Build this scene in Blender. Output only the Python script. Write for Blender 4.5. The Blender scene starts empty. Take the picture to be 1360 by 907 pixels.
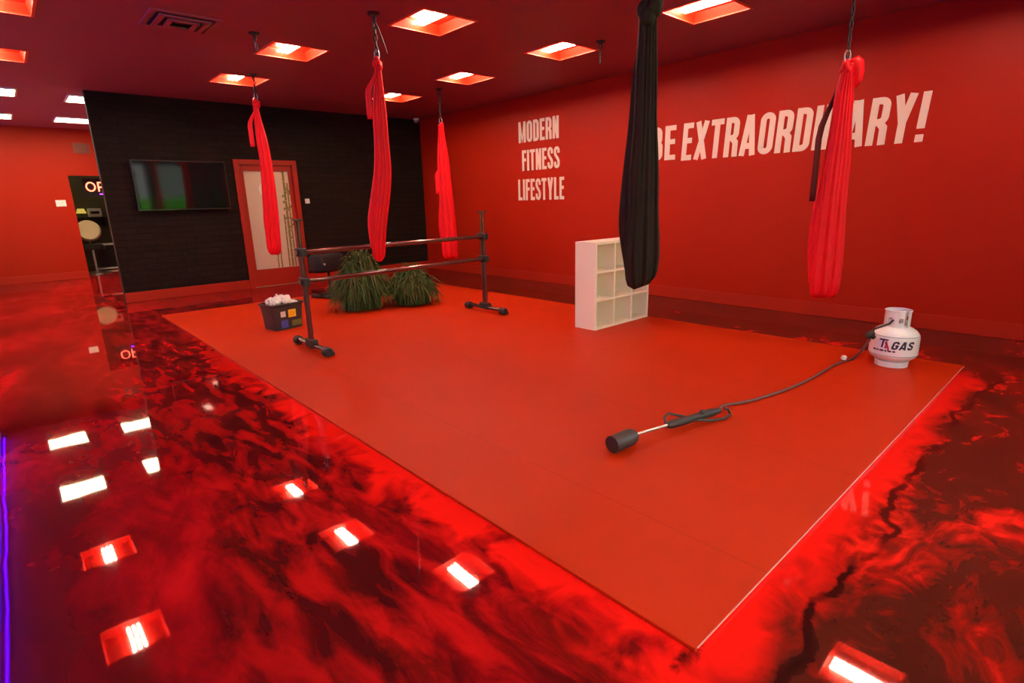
import bpy, bmesh, math, random
from mathutils import Vector, Matrix
random.seed(7)
SC = bpy.context.scene
COL = SC.collection
PI = math.pi
S = 1.385                                   # metres per survey unit

# ------------------------------------------------------------------ camera
cam_data = bpy.data.cameras.new('camera')
cam = bpy.data.objects.new('camera', cam_data)
COL.objects.link(cam)
SC.camera = cam
cam_data.sensor_width = 36.0
cam_data.sensor_fit = 'HORIZONTAL'
cam_data.lens = 725.94 / 1360 * 36.0
cam_data.clip_start = 0.02
r_ = Vector((0.73905156, -0.67314978, -0.02592616))
u_ = Vector((0.1858553, 0.16675597, 0.96832342))
f_ = Vector((0.64750336, 0.72045945, -0.24834972))
cam.matrix_world = Matrix(((r_.x, u_.x, -f_.x, 0), (r_.y, u_.y, -f_.y, 0), (r_.z, u_.z, -f_.z, S), (0, 0, 0, 1)))

# ------------------------------------------------------------------ exposure, world, sun
SC.view_settings.view_transform = 'Standard'
SC.view_settings.look = 'None'
SC.view_settings.gamma = 1.0
SC.view_settings.exposure = 0.0
SC.view_settings.use_curve_mapping = False
TUBE_POWER = 142.0
TUBE_COL = (1.0, 0.82, 0.60)
PANEL_POWER = 40.0
PANEL_COL = (1.0, 0.84, 0.46)
LED_POWER = 75.0
LED_COL = (0.025, 0.0, 1.0)
world = bpy.data.worlds.new('overcast_sky')
SC.world = world
world.use_nodes = True
world.node_tree.nodes['Background'].inputs[0].default_value = (0.93, 0.95, 1.0, 1)
world.node_tree.nodes['Background'].inputs[1].default_value = 10.0
sun_d = bpy.data.lights.new('sun', 'SUN')
sun_d.energy = 38.0
sun_d.angle = 0.01
sun = bpy.data.objects.new('sun', sun_d)
COL.objects.link(sun)
sun.rotation_euler = Vector((0.1, -1.0, -1.3)).to_track_quat('-Z', 'Y').to_euler()
try:
    SC.cycles.sample_clamp_indirect = 8.0
    SC.cycles.max_bounces = 8
    SC.cycles.diffuse_bounces = 5
    SC.cycles.caustics_reflective = False
    SC.cycles.caustics_refractive = False
except Exception:
    pass

# room dimensions (metres)
XR, XL = 4.9305 * S, -0.62 * S
YB, YN, YF = 7.4475 * S, 10.9 * S, -2.0 * S       # black wall, far left wall, window wall
XBL = 0.8608 * S
H = 2.2226 * S
MX0, MX1, MY0, MY1 = 0.9765 * S, 3.9618 * S, 0.4922 * S, 6.1975 * S
MAT_T = 0.014


# ------------------------------------------------------------------ materials
def nm(name):
    m = bpy.data.materials.new(name)
    m.use_nodes = True
    nt = m.node_tree
    return m, nt, nt.nodes['Principled BSDF']


def mat(name, col, rough=0.5, metal=0.0, var=0.0, vscale=6.0, bump=0.0, bscale=60.0, coat=0.0, spec=0.5):
    m, nt, b = nm(name)
    b.inputs['Base Color'].default_value = (*col, 1)
    b.inputs['Roughness'].default_value = rough
    b.inputs['Metallic'].default_value = metal
    b.inputs['Coat Weight'].default_value = coat
    b.inputs['Specular IOR Level'].default_value = spec
    tc = nt.nodes.new('ShaderNodeTexCoord')
    if var > 0:
        n = nt.nodes.new('ShaderNodeTexNoise')
        n.inputs['Scale'].default_value = vscale
        n.inputs['Detail'].default_value = 4
        nt.links.new(tc.outputs['Object'], n.inputs['Vector'])
        mx = nt.nodes.new('ShaderNodeMix')
        mx.data_type = 'RGBA'
        mx.inputs[6].default_value = (*[c * (1 - var) for c in col], 1)
        mx.inputs[7].default_value = (*[min(1, c * (1 + var)) for c in col], 1)
        nt.links.new(n.outputs['Fac'], mx.inputs[0])
        nt.links.new(mx.outputs[2], b.inputs['Base Color'])
    if bump > 0:
        n2 = nt.nodes.new('ShaderNodeTexNoise')
        n2.inputs['Scale'].default_value = bscale
        n2.inputs['Detail'].default_value = 5
        nt.links.new(tc.outputs['Object'], n2.inputs['Vector'])
        bp = nt.nodes.new('ShaderNodeBump')
        bp.inputs['Strength'].default_value = bump
        bp.inputs['Distance'].default_value = 0.01
        nt.links.new(n2.outputs['Fac'], bp.inputs['Height'])
        nt.links.new(bp.outputs['Normal'], b.inputs['Normal'])
    return m


def emit(name, col, strength):
    m, nt, b = nm(name)
    b.inputs['Base Color'].default_value = (*[c * 0.5 for c in col], 1)
    b.inputs['Emission Color'].default_value = (*col, 1)
    b.inputs['Emission Strength'].default_value = strength
    return m


class G:
    """small helper for node graphs"""
    def __init__(self, nt): self.nt = nt
    def math(self, op, a, b=None, clamp=False):
        n = self.nt.nodes.new('ShaderNodeMath'); n.operation = op; n.use_clamp = clamp
        for i, v in enumerate((a, b)):
            if v is None: continue
            if isinstance(v, (int, float)): n.inputs[i].default_value = v
            else: self.nt.links.new(v, n.inputs[i])
        return n.outputs[0]
    def noise(self, vec, scale, detail=5, dist=0.0, rough=0.5):
        n = self.nt.nodes.new('ShaderNodeTexNoise')
        n.inputs['Scale'].default_value = scale; n.inputs['Detail'].default_value = detail
        n.inputs['Distortion'].default_value = dist; n.inputs['Roughness'].default_value = rough
        self.nt.links.new(vec, n.inputs['Vector'])
        return n.outputs['Fac']
    def mapping(self, vec, scale=(1, 1, 1), rot=(0, 0, 0), loc=(0, 0, 0)):
        n = self.nt.nodes.new('ShaderNodeMapping')
        n.inputs['Scale'].default_value = scale; n.inputs['Rotation'].default_value = rot
        n.inputs['Location'].default_value = loc
        self.nt.links.new(vec, n.inputs['Vector'])
        return n.outputs[0]
    def ramp(self, fac, stops):
        n = self.nt.nodes.new('ShaderNodeValToRGB')
        el = n.color_ramp.elements
        while len(el) < len(stops): el.new(0.5)
        for e, (p, c) in zip(el, stops): e.position = p; e.color = (*c, 1)
        self.nt.links.new(fac, n.inputs[0])
        return n.outputs[0]
    def mix(self, f, a, b):
        n = self.nt.nodes.new('ShaderNodeMix'); n.data_type = 'RGBA'
        for s, v in ((n.inputs[0], f), (n.inputs[6], a), (n.inputs[7], b)):
            if isinstance(v, (int, float)): s.default_value = v
            elif isinstance(v, tuple): s.default_value = (*v, 1)
            else: self.nt.links.new(v, s)
        return n.outputs[2]
    def smooth(self, x, lo, hi):
        n = self.nt.nodes.new('ShaderNodeMapRange'); n.interpolation_type = 'SMOOTHSTEP'
        n.inputs['From Min'].default_value = lo; n.inputs['From Max'].default_value = hi
        self.nt.links.new(x, n.inputs['Value'])
        return n.outputs[0]


def floor_material():
    m, nt, b = nm('red_black_epoxy')
    g = G(nt)
    tc = nt.nodes.new('ShaderNodeTexCoord').outputs['Object']
    sep = nt.nodes.new('ShaderNodeSeparateXYZ')
    nt.links.new(tc, sep.inputs[0])
    x, y = sep.outputs[0], sep.outputs[1]
    dx = g.math('SUBTRACT', MX0, x)
    dy = g.math('SUBTRACT', MY0, y)
    # pigment pulled along Y on the long side, swirled on the short side
    va = g.mapping(tc, (1.1, 0.6, 1), (0, 0, 0.15))
    na = g.math('ADD', g.math('MULTIPLY', g.noise(va, 0.85, 5, 0.9, 0.5), 0.72), g.math('MULTIPLY', g.noise(va, 3.6, 6, 1.2, 0.55), 0.28))
    def pool(cx, cy, rx, ry, amt):
        ex = g.math('DIVIDE', g.math('SUBTRACT', x, cx), rx); ey = g.math('DIVIDE', g.math('SUBTRACT', y, cy), ry)
        q = g.math('ADD', g.math('MULTIPLY', ex, ex), g.math('MULTIPLY', ey, ey))
        return g.math('MULTIPLY', g.math('SUBTRACT', 1.0, g.smooth(q, 0.1, 1.3)), amt)
    for p_ in ((0.28, 2.8, 0.38, 0.9, 0.035), (0.36, 5.3, 0.35, 1.2, 0.03), (0.05, 7.6, 0.8, 1.6, 0.03), (0.58, 1.75, 0.34, 0.75, -0.15), (0.84, 3.2, 0.26, 1.0, -0.10), (0.9, 5.4, 0.2, 1.6, -0.05), (-0.15, 2.4, 0.32, 1.3, -0.09), (0.75, 2.3, 0.3, 0.6, -0.06)):
        na = g.math('ADD', na, pool(*p_))
    ca = g.ramp(na, [(0.33, (0.050, 0.004, 0.004)), (0.46, (0.11, 0.003, 0.004)), (0.555, (0.26, 0.004, 0.006)), (0.68, (0.66, 0.008, 0.012)), (0.82, (0.92, 0.014, 0.018))])
    vs_ = g.mapping(tc, (5.2, 1.7, 1), (0, 0, 0.10), (1.3, 0.4, 0))
    ns = g.noise(vs_, 1.0, 6, 1.0, 0.6)
    streak = g.math('MULTIPLY', g.smooth(ns, 0.47, 0.68), g.math('SUBTRACT', 1.0, g.smooth(dx, 0.5, 1.9)))
    ca = g.mix(g.math('MULTIPLY', g.smooth(g.noise(vs_, 1.7, 6, 0.6), 0.36, 0.70), g.math('MULTIPLY', g.math('SUBTRACT', 1.0, g.smooth(dx, 0.4, 1.6)), 0.75)), ca, (0.72, 0.010, 0.008))
    ca = g.mix(g.math('MULTIPLY', streak, 0.78), ca, (0.065, 0.005, 0.003))
    vb = g.mapping(tc, (1.0, 1.5, 1), (0, 0, -0.5), (4.3, 1.7, 0))
    nb = g.math('ADD', g.math('MULTIPLY', g.noise(vb, 1.2, 5, 1.2, 0.5), 0.58), g.math('MULTIPLY', g.noise(vb, 4.4, 6, 1.6, 0.55), 0.42))
    far_b = g.math('MULTIPLY', g.smooth(g.math('SUBTRACT', x, MX1 - 0.1), 0.0, 0.4), -0.085)
    near_b = g.math('MULTIPLY', g.math('SUBTRACT', 1.0, g.smooth(dy, 0.1, 1.0)), 0.06)
    cb = g.ramp(g.math('ADD', g.math('ADD', nb, near_b), g.math('MULTIPLY', far_b, g.smooth(g.math('SUBTRACT', y, MY0 - 0.5), 0.0, 0.6))), [(0.40, (0.060, 0.010, 0.005)), (0.53, (0.085, 0.012, 0.006)), (0.60, (0.28, 0.010, 0.005)), (0.68, (0.85, 0.018, 0.008)), (0.8, (0.92, 0.022, 0.01))])
    side = g.smooth(g.math('MAXIMUM', g.math('SUBTRACT', dy, dx), g.math('SUBTRACT', x, MX1 - 0.2)), -0.25, 0.25)
    c = g.mix(side, ca, cb)
    # clear red border band along the two near mat edges
    d = g.math('MAXIMUM', dx, dy)
    wob = g.math('MULTIPLY', g.math('SUBTRACT', g.noise(g.mapping(tc, (1, 1, 1)), 3.6, 7, 0.8), 0.5), 0.75)
    dd = g.math('ADD', d, g.math('MULTIPLY', wob, g.math('SUBTRACT', 1.0, g.math('MULTIPLY', side, 0.55))))
    band = g.math('SUBTRACT', 1.0, g.smooth(dd, 0.03, 0.22))
    inside = g.smooth(d, -0.15, 0.0)
    near = g.smooth(g.math('SUBTRACT', MY1 - 0.2, y), 0.0, 4.5)
    nearx = g.smooth(g.math('SUBTRACT', MX1 + 0.1, x), 0.0, 0.5)
    band = g.math('MULTIPLY', g.math('MULTIPLY', band, inside), g.math('MULTIPLY', near, nearx))
    c = g.mix(band, c, (0.95, 0.012, 0.006))
    # black vein along the border on the short side
    wob2 = g.math('MULTIPLY', g.math('SUBTRACT', g.noise(tc, 3.0, 6, 0.3), 0.5), 0.30)
    v = g.math('ABSOLUTE', g.math('SUBTRACT', g.math('ADD', dy, wob2), 0.20))
    vein = g.math('MULTIPLY', g.math('SUBTRACT', 1.0, g.smooth(v, 0.006, 0.028)), side)
    vein = g.math('MULTIPLY', vein, g.smooth(g.noise(tc, 2.0, 2), 0.42, 0.52))
    c = g.mix(g.math('MULTIPLY', vein, 0.9), c, (0.012, 0.004, 0.003))
    ex = g.math('DIVIDE', g.math('SUBTRACT', x, MX0 - 0.04), 0.10); ey = g.math('DIVIDE', g.math('SUBTRACT', y, MY0 + 0.01), 0.035)  # shadow below the near mat corner, painted into the floor colour
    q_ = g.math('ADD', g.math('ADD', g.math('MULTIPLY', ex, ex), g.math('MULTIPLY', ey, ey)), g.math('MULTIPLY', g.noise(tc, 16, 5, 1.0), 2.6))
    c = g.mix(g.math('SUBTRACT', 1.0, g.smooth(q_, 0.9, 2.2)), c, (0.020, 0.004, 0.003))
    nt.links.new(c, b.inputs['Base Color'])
    b.inputs['Roughness'].default_value = 0.025
    b.inputs['IOR'].default_value = 1.62
    bp = nt.nodes.new('ShaderNodeBump')
    bp.inputs['Strength'].default_value = 0.05
    bp.inputs['Distance'].default_value = 0.02
    nt.links.new(g.noise(g.mapping(tc, (1, 0.6, 1)), 2.4, 2), bp.inputs['Height'])
    nt.links.new(bp.outputs[0], b.inputs['Normal'])
    return m


def black_wall_material():
    m, nt, b = nm('black_split_stone')
    g = G(nt)
    tc = nt.nodes.new('ShaderNodeTexCoord').outputs['Object']
    sw = nt.nodes.new('ShaderNodeSeparateXYZ'); nt.links.new(tc, sw.inputs[0])
    cb = nt.nodes.new('ShaderNodeCombineXYZ')
    nt.links.new(sw.outputs[0], cb.inputs[0]); nt.links.new(sw.outputs[2], cb.inputs[1])
    br = nt.nodes.new('ShaderNodeTexBrick')
    br.inputs['Scale'].default_value = 1.0
    br.inputs['Brick Width'].default_value = 0.38
    br.inputs['Row Height'].default_value = 0.095
    br.inputs['Mortar Size'].default_value = 0.006
    br.inputs['Color1'].default_value = (0.011, 0.008, 0.006, 1)
    br.inputs['Color2'].default_value = (0.016, 0.011, 0.008, 1)
    br.inputs['Mortar'].default_value = (0.006, 0.004, 0.004, 1)
    nt.links.new(cb.outputs[0], br.inputs['Vector'])
    nt.links.new(br.outputs['Color'], b.inputs['Base Color'])
    b.inputs['Roughness'].default_value = 0.75
    b.inputs['Specular IOR Level'].default_value = 0.12
    h = g.math('ADD', g.math('MULTIPLY', g.noise(tc, 9.0, 6), 0.8), g.math('MULTIPLY', br.outputs['Fac'], -0.5))
    bp = nt.nodes.new('ShaderNodeBump')
    bp.inputs['Strength'].default_value = 0.9; bp.inputs['Distance'].default_value = 0.03
    nt.links.new(h, bp.inputs['Height']); nt.links.new(bp.outputs[0], b.inputs['Normal'])
    return m


def mat_vinyl():
    m, nt, b = nm('red_vinyl_mat')
    g = G(nt)
    tc = nt.nodes.new('ShaderNodeTexCoord').outputs['Object']
    sep = nt.nodes.new('ShaderNodeSeparateXYZ'); nt.links.new(tc, sep.inputs[0])
    x, y = sep.outputs[0], sep.outputs[1]
    c = g.mix(g.noise(tc, 1.6, 6), (0.45, 0.023, 0.001), (0.54, 0.029, 0.002))
    # panel joints
    jx = g.math('ABSOLUTE', g.math('SUBTRACT', g.math('MODULO', g.math('ADD', x, 10 * 1.038 - 1.3503 * S + 0.519), 1.038), 0.519))
    joint = g.math('SUBTRACT', 1.0, g.smooth(jx, 0.001, 0.006))
    c = g.mix(g.math('MULTIPLY', joint, 0.35), c, (0.20, 0.012, 0.008))
    nt.links.new(c, b.inputs['Base Color'])
    b.inputs['Roughness'].default_value = 0.5
    b.inputs['Specular IOR Level'].default_value = 0.12
    bp = nt.nodes.new('ShaderNodeBump')
    bp.inputs['Strength'].default_value = 0.12; bp.inputs['Distance'].default_value = 0.004
    hh = g.math('SUBTRACT', g.noise(tc, 180, 3), g.math('MULTIPLY', joint, 2.0))
    nt.links.new(hh, bp.inputs['Height']); nt.links.new(bp.outputs[0], b.inputs['Normal'])
    return m


def thin_glass(name, tint=(0.95, 0.98, 1.0)):
    m = bpy.data.materials.new(name); m.use_nodes = True
    nt = m.node_tree; nt.nodes.clear()
    o = nt.nodes.new('ShaderNodeOutputMaterial')
    t = nt.nodes.new('ShaderNodeBsdfTransparent'); t.inputs[0].default_value = (*tint, 1)
    gl = nt.nodes.new('ShaderNodeBsdfGlossy'); gl.inputs['Roughness'].default_value = 0.02
    fr = nt.nodes.new('ShaderNodeFresnel'); fr.inputs[0].default_value = 1.45
    mx = nt.nodes.new('ShaderNodeMixShader')
    nt.links.new(fr.outputs[0], mx.inputs[0]); nt.links.new(t.outputs[0], mx.inputs[1]); nt.links.new(gl.outputs[0], mx.inputs[2])
    nt.links.new(mx.outputs[0], o.inputs[0])
    return m


def frosted(name, col):
    m = bpy.data.materials.new(name); m.use_nodes = True
    nt = m.node_tree; nt.nodes.clear()
    o = nt.nodes.new('ShaderNodeOutputMaterial')
    d = nt.nodes.new('ShaderNodeBsdfDiffuse'); d.inputs[0].default_value = (*col, 1)
    t = nt.nodes.new('ShaderNodeBsdfTranslucent'); t.inputs[0].default_value = (*col, 1)
    mx = nt.nodes.new('ShaderNodeMixShader'); mx.inputs[0].default_value = 0.5
    nt.links.new(d.outputs[0], mx.inputs[1]); nt.links.new(t.outputs[0], mx.inputs[2])
    nt.links.new(mx.outputs[0], o.inputs[0])
    return m


M = dict(
    floor=floor_material(), blackwall=black_wall_material(), vinyl=mat_vinyl(),
    wall=mat('red_wall_paint', (0.37, 0.014, 0.003), 0.5, var=0.05, vscale=1.2, bump=0.06, bscale=90, spec=0.14),
    ceil=mat('dark_red_ceiling_paint', (0.30, 0.060, 0.14), 0.55, var=0.05, vscale=1.5, spec=0.3),
    base=mat('red_trim_paint', (0.39, 0.018, 0.006), 0.5, spec=0.2),
    trim=mat('dark_bronze_trim', (0.035, 0.022, 0.014), 0.8, 0.0, spec=0.2),
    doorred=mat('red_door_paint', (0.34, 0.016, 0.006), 0.45, spec=0.3),
    recess=mat('red_reflector', (0.90, 0.020, 0.006), 0.5, spec=0.1),
    flange=mat('red_light_rim', (0.75, 0.06, 0.03), 0.5),
    tube=emit('fluorescent_tube', TUBE_COL, TUBE_POWER),
    panel=emit('light_panel', PANEL_COL, PANEL_POWER),
    led=emit('violet_led', LED_COL, LED_POWER),
    white=mat('white_laminate', (0.92, 0.80, 0.64), 0.45),
    paint=mat('cream_wall_lettering', (0.76, 0.58, 0.49), 0.6),
    redcloth=mat('red_nylon_fabric', (0.85, 0.006, 0.014), 0.5, var=0.08, vscale=9, spec=0.2),
    blackcloth=mat('black_nylon_fabric', (0.020, 0.010, 0.007), 0.7, var=0.2, vscale=9, spec=0.12),
    strap=mat('black_webbing', (0.02, 0.018, 0.018), 0.7),
    steel=mat('steel', (0.62, 0.60, 0.58), 0.3, 1.0),
    darkmetal=mat('black_metal', (0.03, 0.026, 0.026), 0.4, 0.6),
    barre=mat('dark_lacquered_tube', (0.10, 0.035, 0.03), 0.18, 0.35, coat=0.6),
    rubber=mat('black_rubber', (0.016, 0.015, 0.015), 0.6),
    iron=mat('blackened_steel', (0.045, 0.040, 0.036), 0.5, 0.5, var=0.3, vscale=40),
    tankwhite=mat('white_enamel', (0.93, 0.92, 0.90), 0.3, coat=0.3),
    grey=mat('grey_line', (0.45, 0.43, 0.43), 0.5),
    navy=mat('dark_navy_print', (0.03, 0.015, 0.06), 0.5),
    flame=mat('crimson_print', (0.55, 0.03, 0.06), 0.5),
    brass=mat('brass', (0.7, 0.45, 0.15), 0.3, 1.0),
    leaf=mat('dark_green_leaves', (0.050, 0.085, 0.020), 0.6, var=0.6, vscale=14, spec=0.2),
    tub=mat('black_printed_tub', (0.030, 0.034, 0.034), 0.4),
    tubrim=mat('black_tub_rim', (0.02, 0.02, 0.02), 0.4),
    yellow=mat('yellow_sticker', (0.90, 0.55, 0.02), 0.5),
    orange=mat('orange_print', (0.75, 0.30, 0.01), 0.5),
    blue=mat('blue_sticker', (0.06, 0.09, 0.42), 0.5),
    sticker=mat('white_sticker', (0.75, 0.72, 0.65), 0.5),
    green=mat('olive_print', (0.12, 0.16, 0.03), 0.5),
    paper=mat('white_crumpled_paper', (0.88, 0.80, 0.70), 0.8, var=0.1, vscale=30),
    padblack=mat('black_vinyl_pad', (0.012, 0.011, 0.011), 0.55, spec=0.2),
    plastic=mat('white_plastic', (0.82, 0.80, 0.77), 0.4),
    bezel=mat('black_bezel', (0.01, 0.01, 0.01), 0.3),
    frost=frosted('frosted_film', (0.80, 0.66, 0.55)),
    emblem=frosted('pale_round_decal', (0.97, 0.92, 0.86)),
    stalk=mat('olive_green_stalk_print', (0.22, 0.18, 0.05), 0.6),
    darkroom=mat('dark_olive_paint', (0.10, 0.085, 0.05), 0.7),
    roomwall=mat('pale_room_paint', (0.75, 0.65, 0.55), 0.7),
    cream=mat('cream_leather', (0.80, 0.66, 0.42), 0.5),
    neon=emit('neon_orange_red', (1.0, 0.10, 0.05), 9.0),
    neonviolet=emit('neon_violet', (0.35, 0.03, 1.0), 6.0),
    lampshade=emit('lit_yellow_shade', (0.9, 0.65, 0.12), 0.6),
    glass=thin_glass('window_glass'),
    glass_pale=thin_glass('pale_tinted_glass', (0.50, 0.50, 0.47)), glass_grey=thin_glass('grey_tinted_glass', (0.34, 0.36, 0.32)), glass_dark=thin_glass('dark_tinted_glass', (0.08, 0.08, 0.08)),
    frontpaint=mat('black_front_wall_paint', (0.03, 0.02, 0.02), 0.7),
    leftpaint=mat('pale_bounce_wall_paint', (0.62, 0.50, 0.50), 0.7),  # unseen left wall, made pale to bounce light onto shelf and floor
    shaded=mat('shaded_red_fabric', (0.10, 0.006, 0.010), 0.6, spec=0.2),  # red hammock cloth with the tail's shadow put into its colour
    paneldim=emit('dim_fill_panel', PANEL_COL, 7.0),
    lawn=mat('lawn', (0.07, 0.22, 0.02), 0.9),
    hedge=mat('hedge_leaves', (0.13, 0.62, 0.02), 0.9, var=0.5, vscale=4),
    roof=mat('roof_board', (0.3, 0.3, 0.3), 0.8),
)
scr, nt_, b_ = nm('glossy_dark_screen')
b_.inputs['Base Color'].default_value = (0.006, 0.006, 0.006, 1)
b_.inputs['Roughness'].default_value = 0.06
b_.inputs['IOR'].default_value = 1.45
M['screen'] = scr


# ------------------------------------------------------------------ mesh helpers
class MB:
    def __init__(self): self.v = []; self.f = []; self.mi = []; self.cur = 0
    def add(self, vs, fs):
        o = len(self.v); self.v += [tuple(p) for p in vs]
        for f in fs: self.f.append([i + o for i in f]); self.mi.append(self.cur)
        return self
    def box(self, x0, x1, y0, y1, z0, z1, R=None, piv=None):
        vs = [Vector((x, y, z)) for z in (z0, z1) for y in (y0, y1) for x in (x0, x1)]
        if R is not None:
            p = Vector(piv) if piv else Vector((0, 0, 0))
            vs = [R @ (q - p) + p for q in vs]
        return self.add(vs, [(0, 2, 3, 1), (4, 5, 7, 6), (0, 1, 5, 4), (2, 6, 7, 3), (0, 4, 6, 2), (1, 3, 7, 5)])
    def rings(self, rings, cap0=True, cap1=True, closed=False):
        n = len(rings[0]); vs = [p for r in rings for p in r]; fs = []
        m = len(rings)
        for i in range(m if closed else m - 1):
            for j in range(n):
                a = i * n + j; b = i * n + (j + 1) % n
                c = ((i + 1) % m) * n + (j + 1) % n; d = ((i + 1) % m) * n + j
                fs.append((a, b, c, d))
        if not closed:
            if cap0: fs.append(tuple(reversed(range(n))))
            if cap1: fs.append(tuple(range((m - 1) * n, m * n)))
        return self.add(vs, fs)
    def tube(self, pts, r, seg=12, closed=False):
        pts = [Vector(p) for p in pts]; n = len(pts)
        rs = r if isinstance(r, (list, tuple)) else [r] * n
        rings = []; up = None
        for i, p in enumerate(pts):
            if closed: t = pts[(i + 1) % n] - pts[i - 1]
            else: t = pts[min(i + 1, n - 1)] - pts[max(i - 1, 0)]
            t.normalize()
            if up is None:
                up = Vector((0, 0, 1)) if abs(t.z) < 0.9 else Vector((1, 0, 0))
            s = t.cross(up)
            if s.length < 1e-6: s = t.cross(Vector((0, 1, 0)))
            s.normalize(); up = s.cross(t).normalized()
            rings.append([p + rs[i] * (math.cos(a) * s + math.sin(a) * up) for a in [2 * PI * k / seg for k in range(seg)]])
        return self.rings(rings, closed=closed)
    def lathe(self, prof, seg=32, c=(0, 0, 0), axis=None):
        R = Vector((0, 0, 1)).rotation_difference(Vector(axis)).to_matrix() if axis is not None else None
        rings = []
        for (r, z) in prof:
            ring = []
            for k in range(seg):
                a = 2 * PI * k / seg
                p = Vector((r * math.cos(a), r * math.sin(a), z))
                if R is not None: p = R @ p
                ring.append(p + Vector(c))
            rings.append(ring)
        return self.rings(rings)
    def ball(self, c, r, seg=14, rin=8, sc=(1, 1, 1)):
        prof = [(max(1e-4, math.sin(PI * i / rin)), -math.cos(PI * i / rin)) for i in range(rin + 1)]
        rings = [[(c[0] + sc[0] * r * a * math.cos(2 * PI * k / seg), c[1] + sc[1] * r * a * math.sin(2 * PI * k / seg), c[2] + sc[2] * r * z) for k in range(seg)] for a, z in prof]
        return self.rings(rings)
    def torus(self, c, R, r, axis=(0, 0, 1), seg=20, s2=8):
        q = Vector((0, 0, 1)).rotation_difference(Vector(axis)).to_matrix()
        return self.tube([Vector(c) + q @ Vector((R * math.cos(2 * PI * k / seg), R * math.sin(2 * PI * k / seg), 0)) for k in range(seg)], r, s2, closed=True)
    def build(self, name, m, parent=None, smooth=False, bevel=0.0, loc=None, kind=None):
        me = bpy.data.meshes.new(name)
        me.from_pydata(self.v, [], self.f)
        ms = m if isinstance(m, list) else [m]
        for q in ms: me.materials.append(q)
        if len(ms) > 1:
            for p, i in zip(me.polygons, self.mi): p.material_index = i
        bm = bmesh.new(); bm.from_mesh(me)
        bmesh.ops.recalc_face_normals(bm, faces=bm.faces)
        bm.to_mesh(me); bm.free()
        if smooth:
            me.polygons.foreach_set('use_smooth', [True] * len(me.polygons))
            me.update()
            if smooth != 'all':
                bm = bmesh.new(); bm.from_mesh(me)
                for e in bm.edges:
                    if len(e.link_faces) == 2 and e.calc_face_angle(0) > 0.7: e.smooth = False
                bm.to_mesh(me); bm.free()
        o = bpy.data.objects.new(name, me)
        COL.objects.link(o)
        if parent: o.parent = parent
        if loc: o.location = loc
        if kind: o['kind'] = kind
        if bevel > 0:
            b = o.modifiers.new('edge', 'BEVEL'); b.width = bevel; b.segments = 2; b.limit_method = 'ANGLE'; b.angle_limit = 0.7
        return o


def box(name, m, b, parent=None, bevel=0.0, kind=None):
    return MB().box(*b).build(name, m, parent, bevel=bevel, kind=kind)


def tag(o, label, cat, group=None):
    o['label'] = label; o['category'] = cat
    if group: o['group'] = group
    return o


def thing(name, label, cat, loc=(0, 0, 0), rz=0.0, group=None):
    o = bpy.data.objects.new(name, None)
    o.empty_display_size = 0.1
    COL.objects.link(o)
    o.location = loc; o.rotation_euler = (0, 0, rz)
    return tag(o, label, cat, group)


def copy_tree(o, parent=None):
    c = o.copy(); COL.objects.link(c)
    if parent: c.parent = parent
    for ch in [q for q in bpy.data.objects if q.parent == o]: copy_tree(ch, c)
    return c


# ------------------------------------------------------------------ lettering (stroke glyphs, cap height 1)
def arc(cx, cy, r, a0, a1, n=6, ry=None):
    ry = ry or r
    return [(cx + r * math.cos(math.radians(a0 + (a1 - a0) * i / n)), cy + ry * math.sin(math.radians(a0 + (a1 - a0) * i / n))) for i in range(n + 1)]


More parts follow.
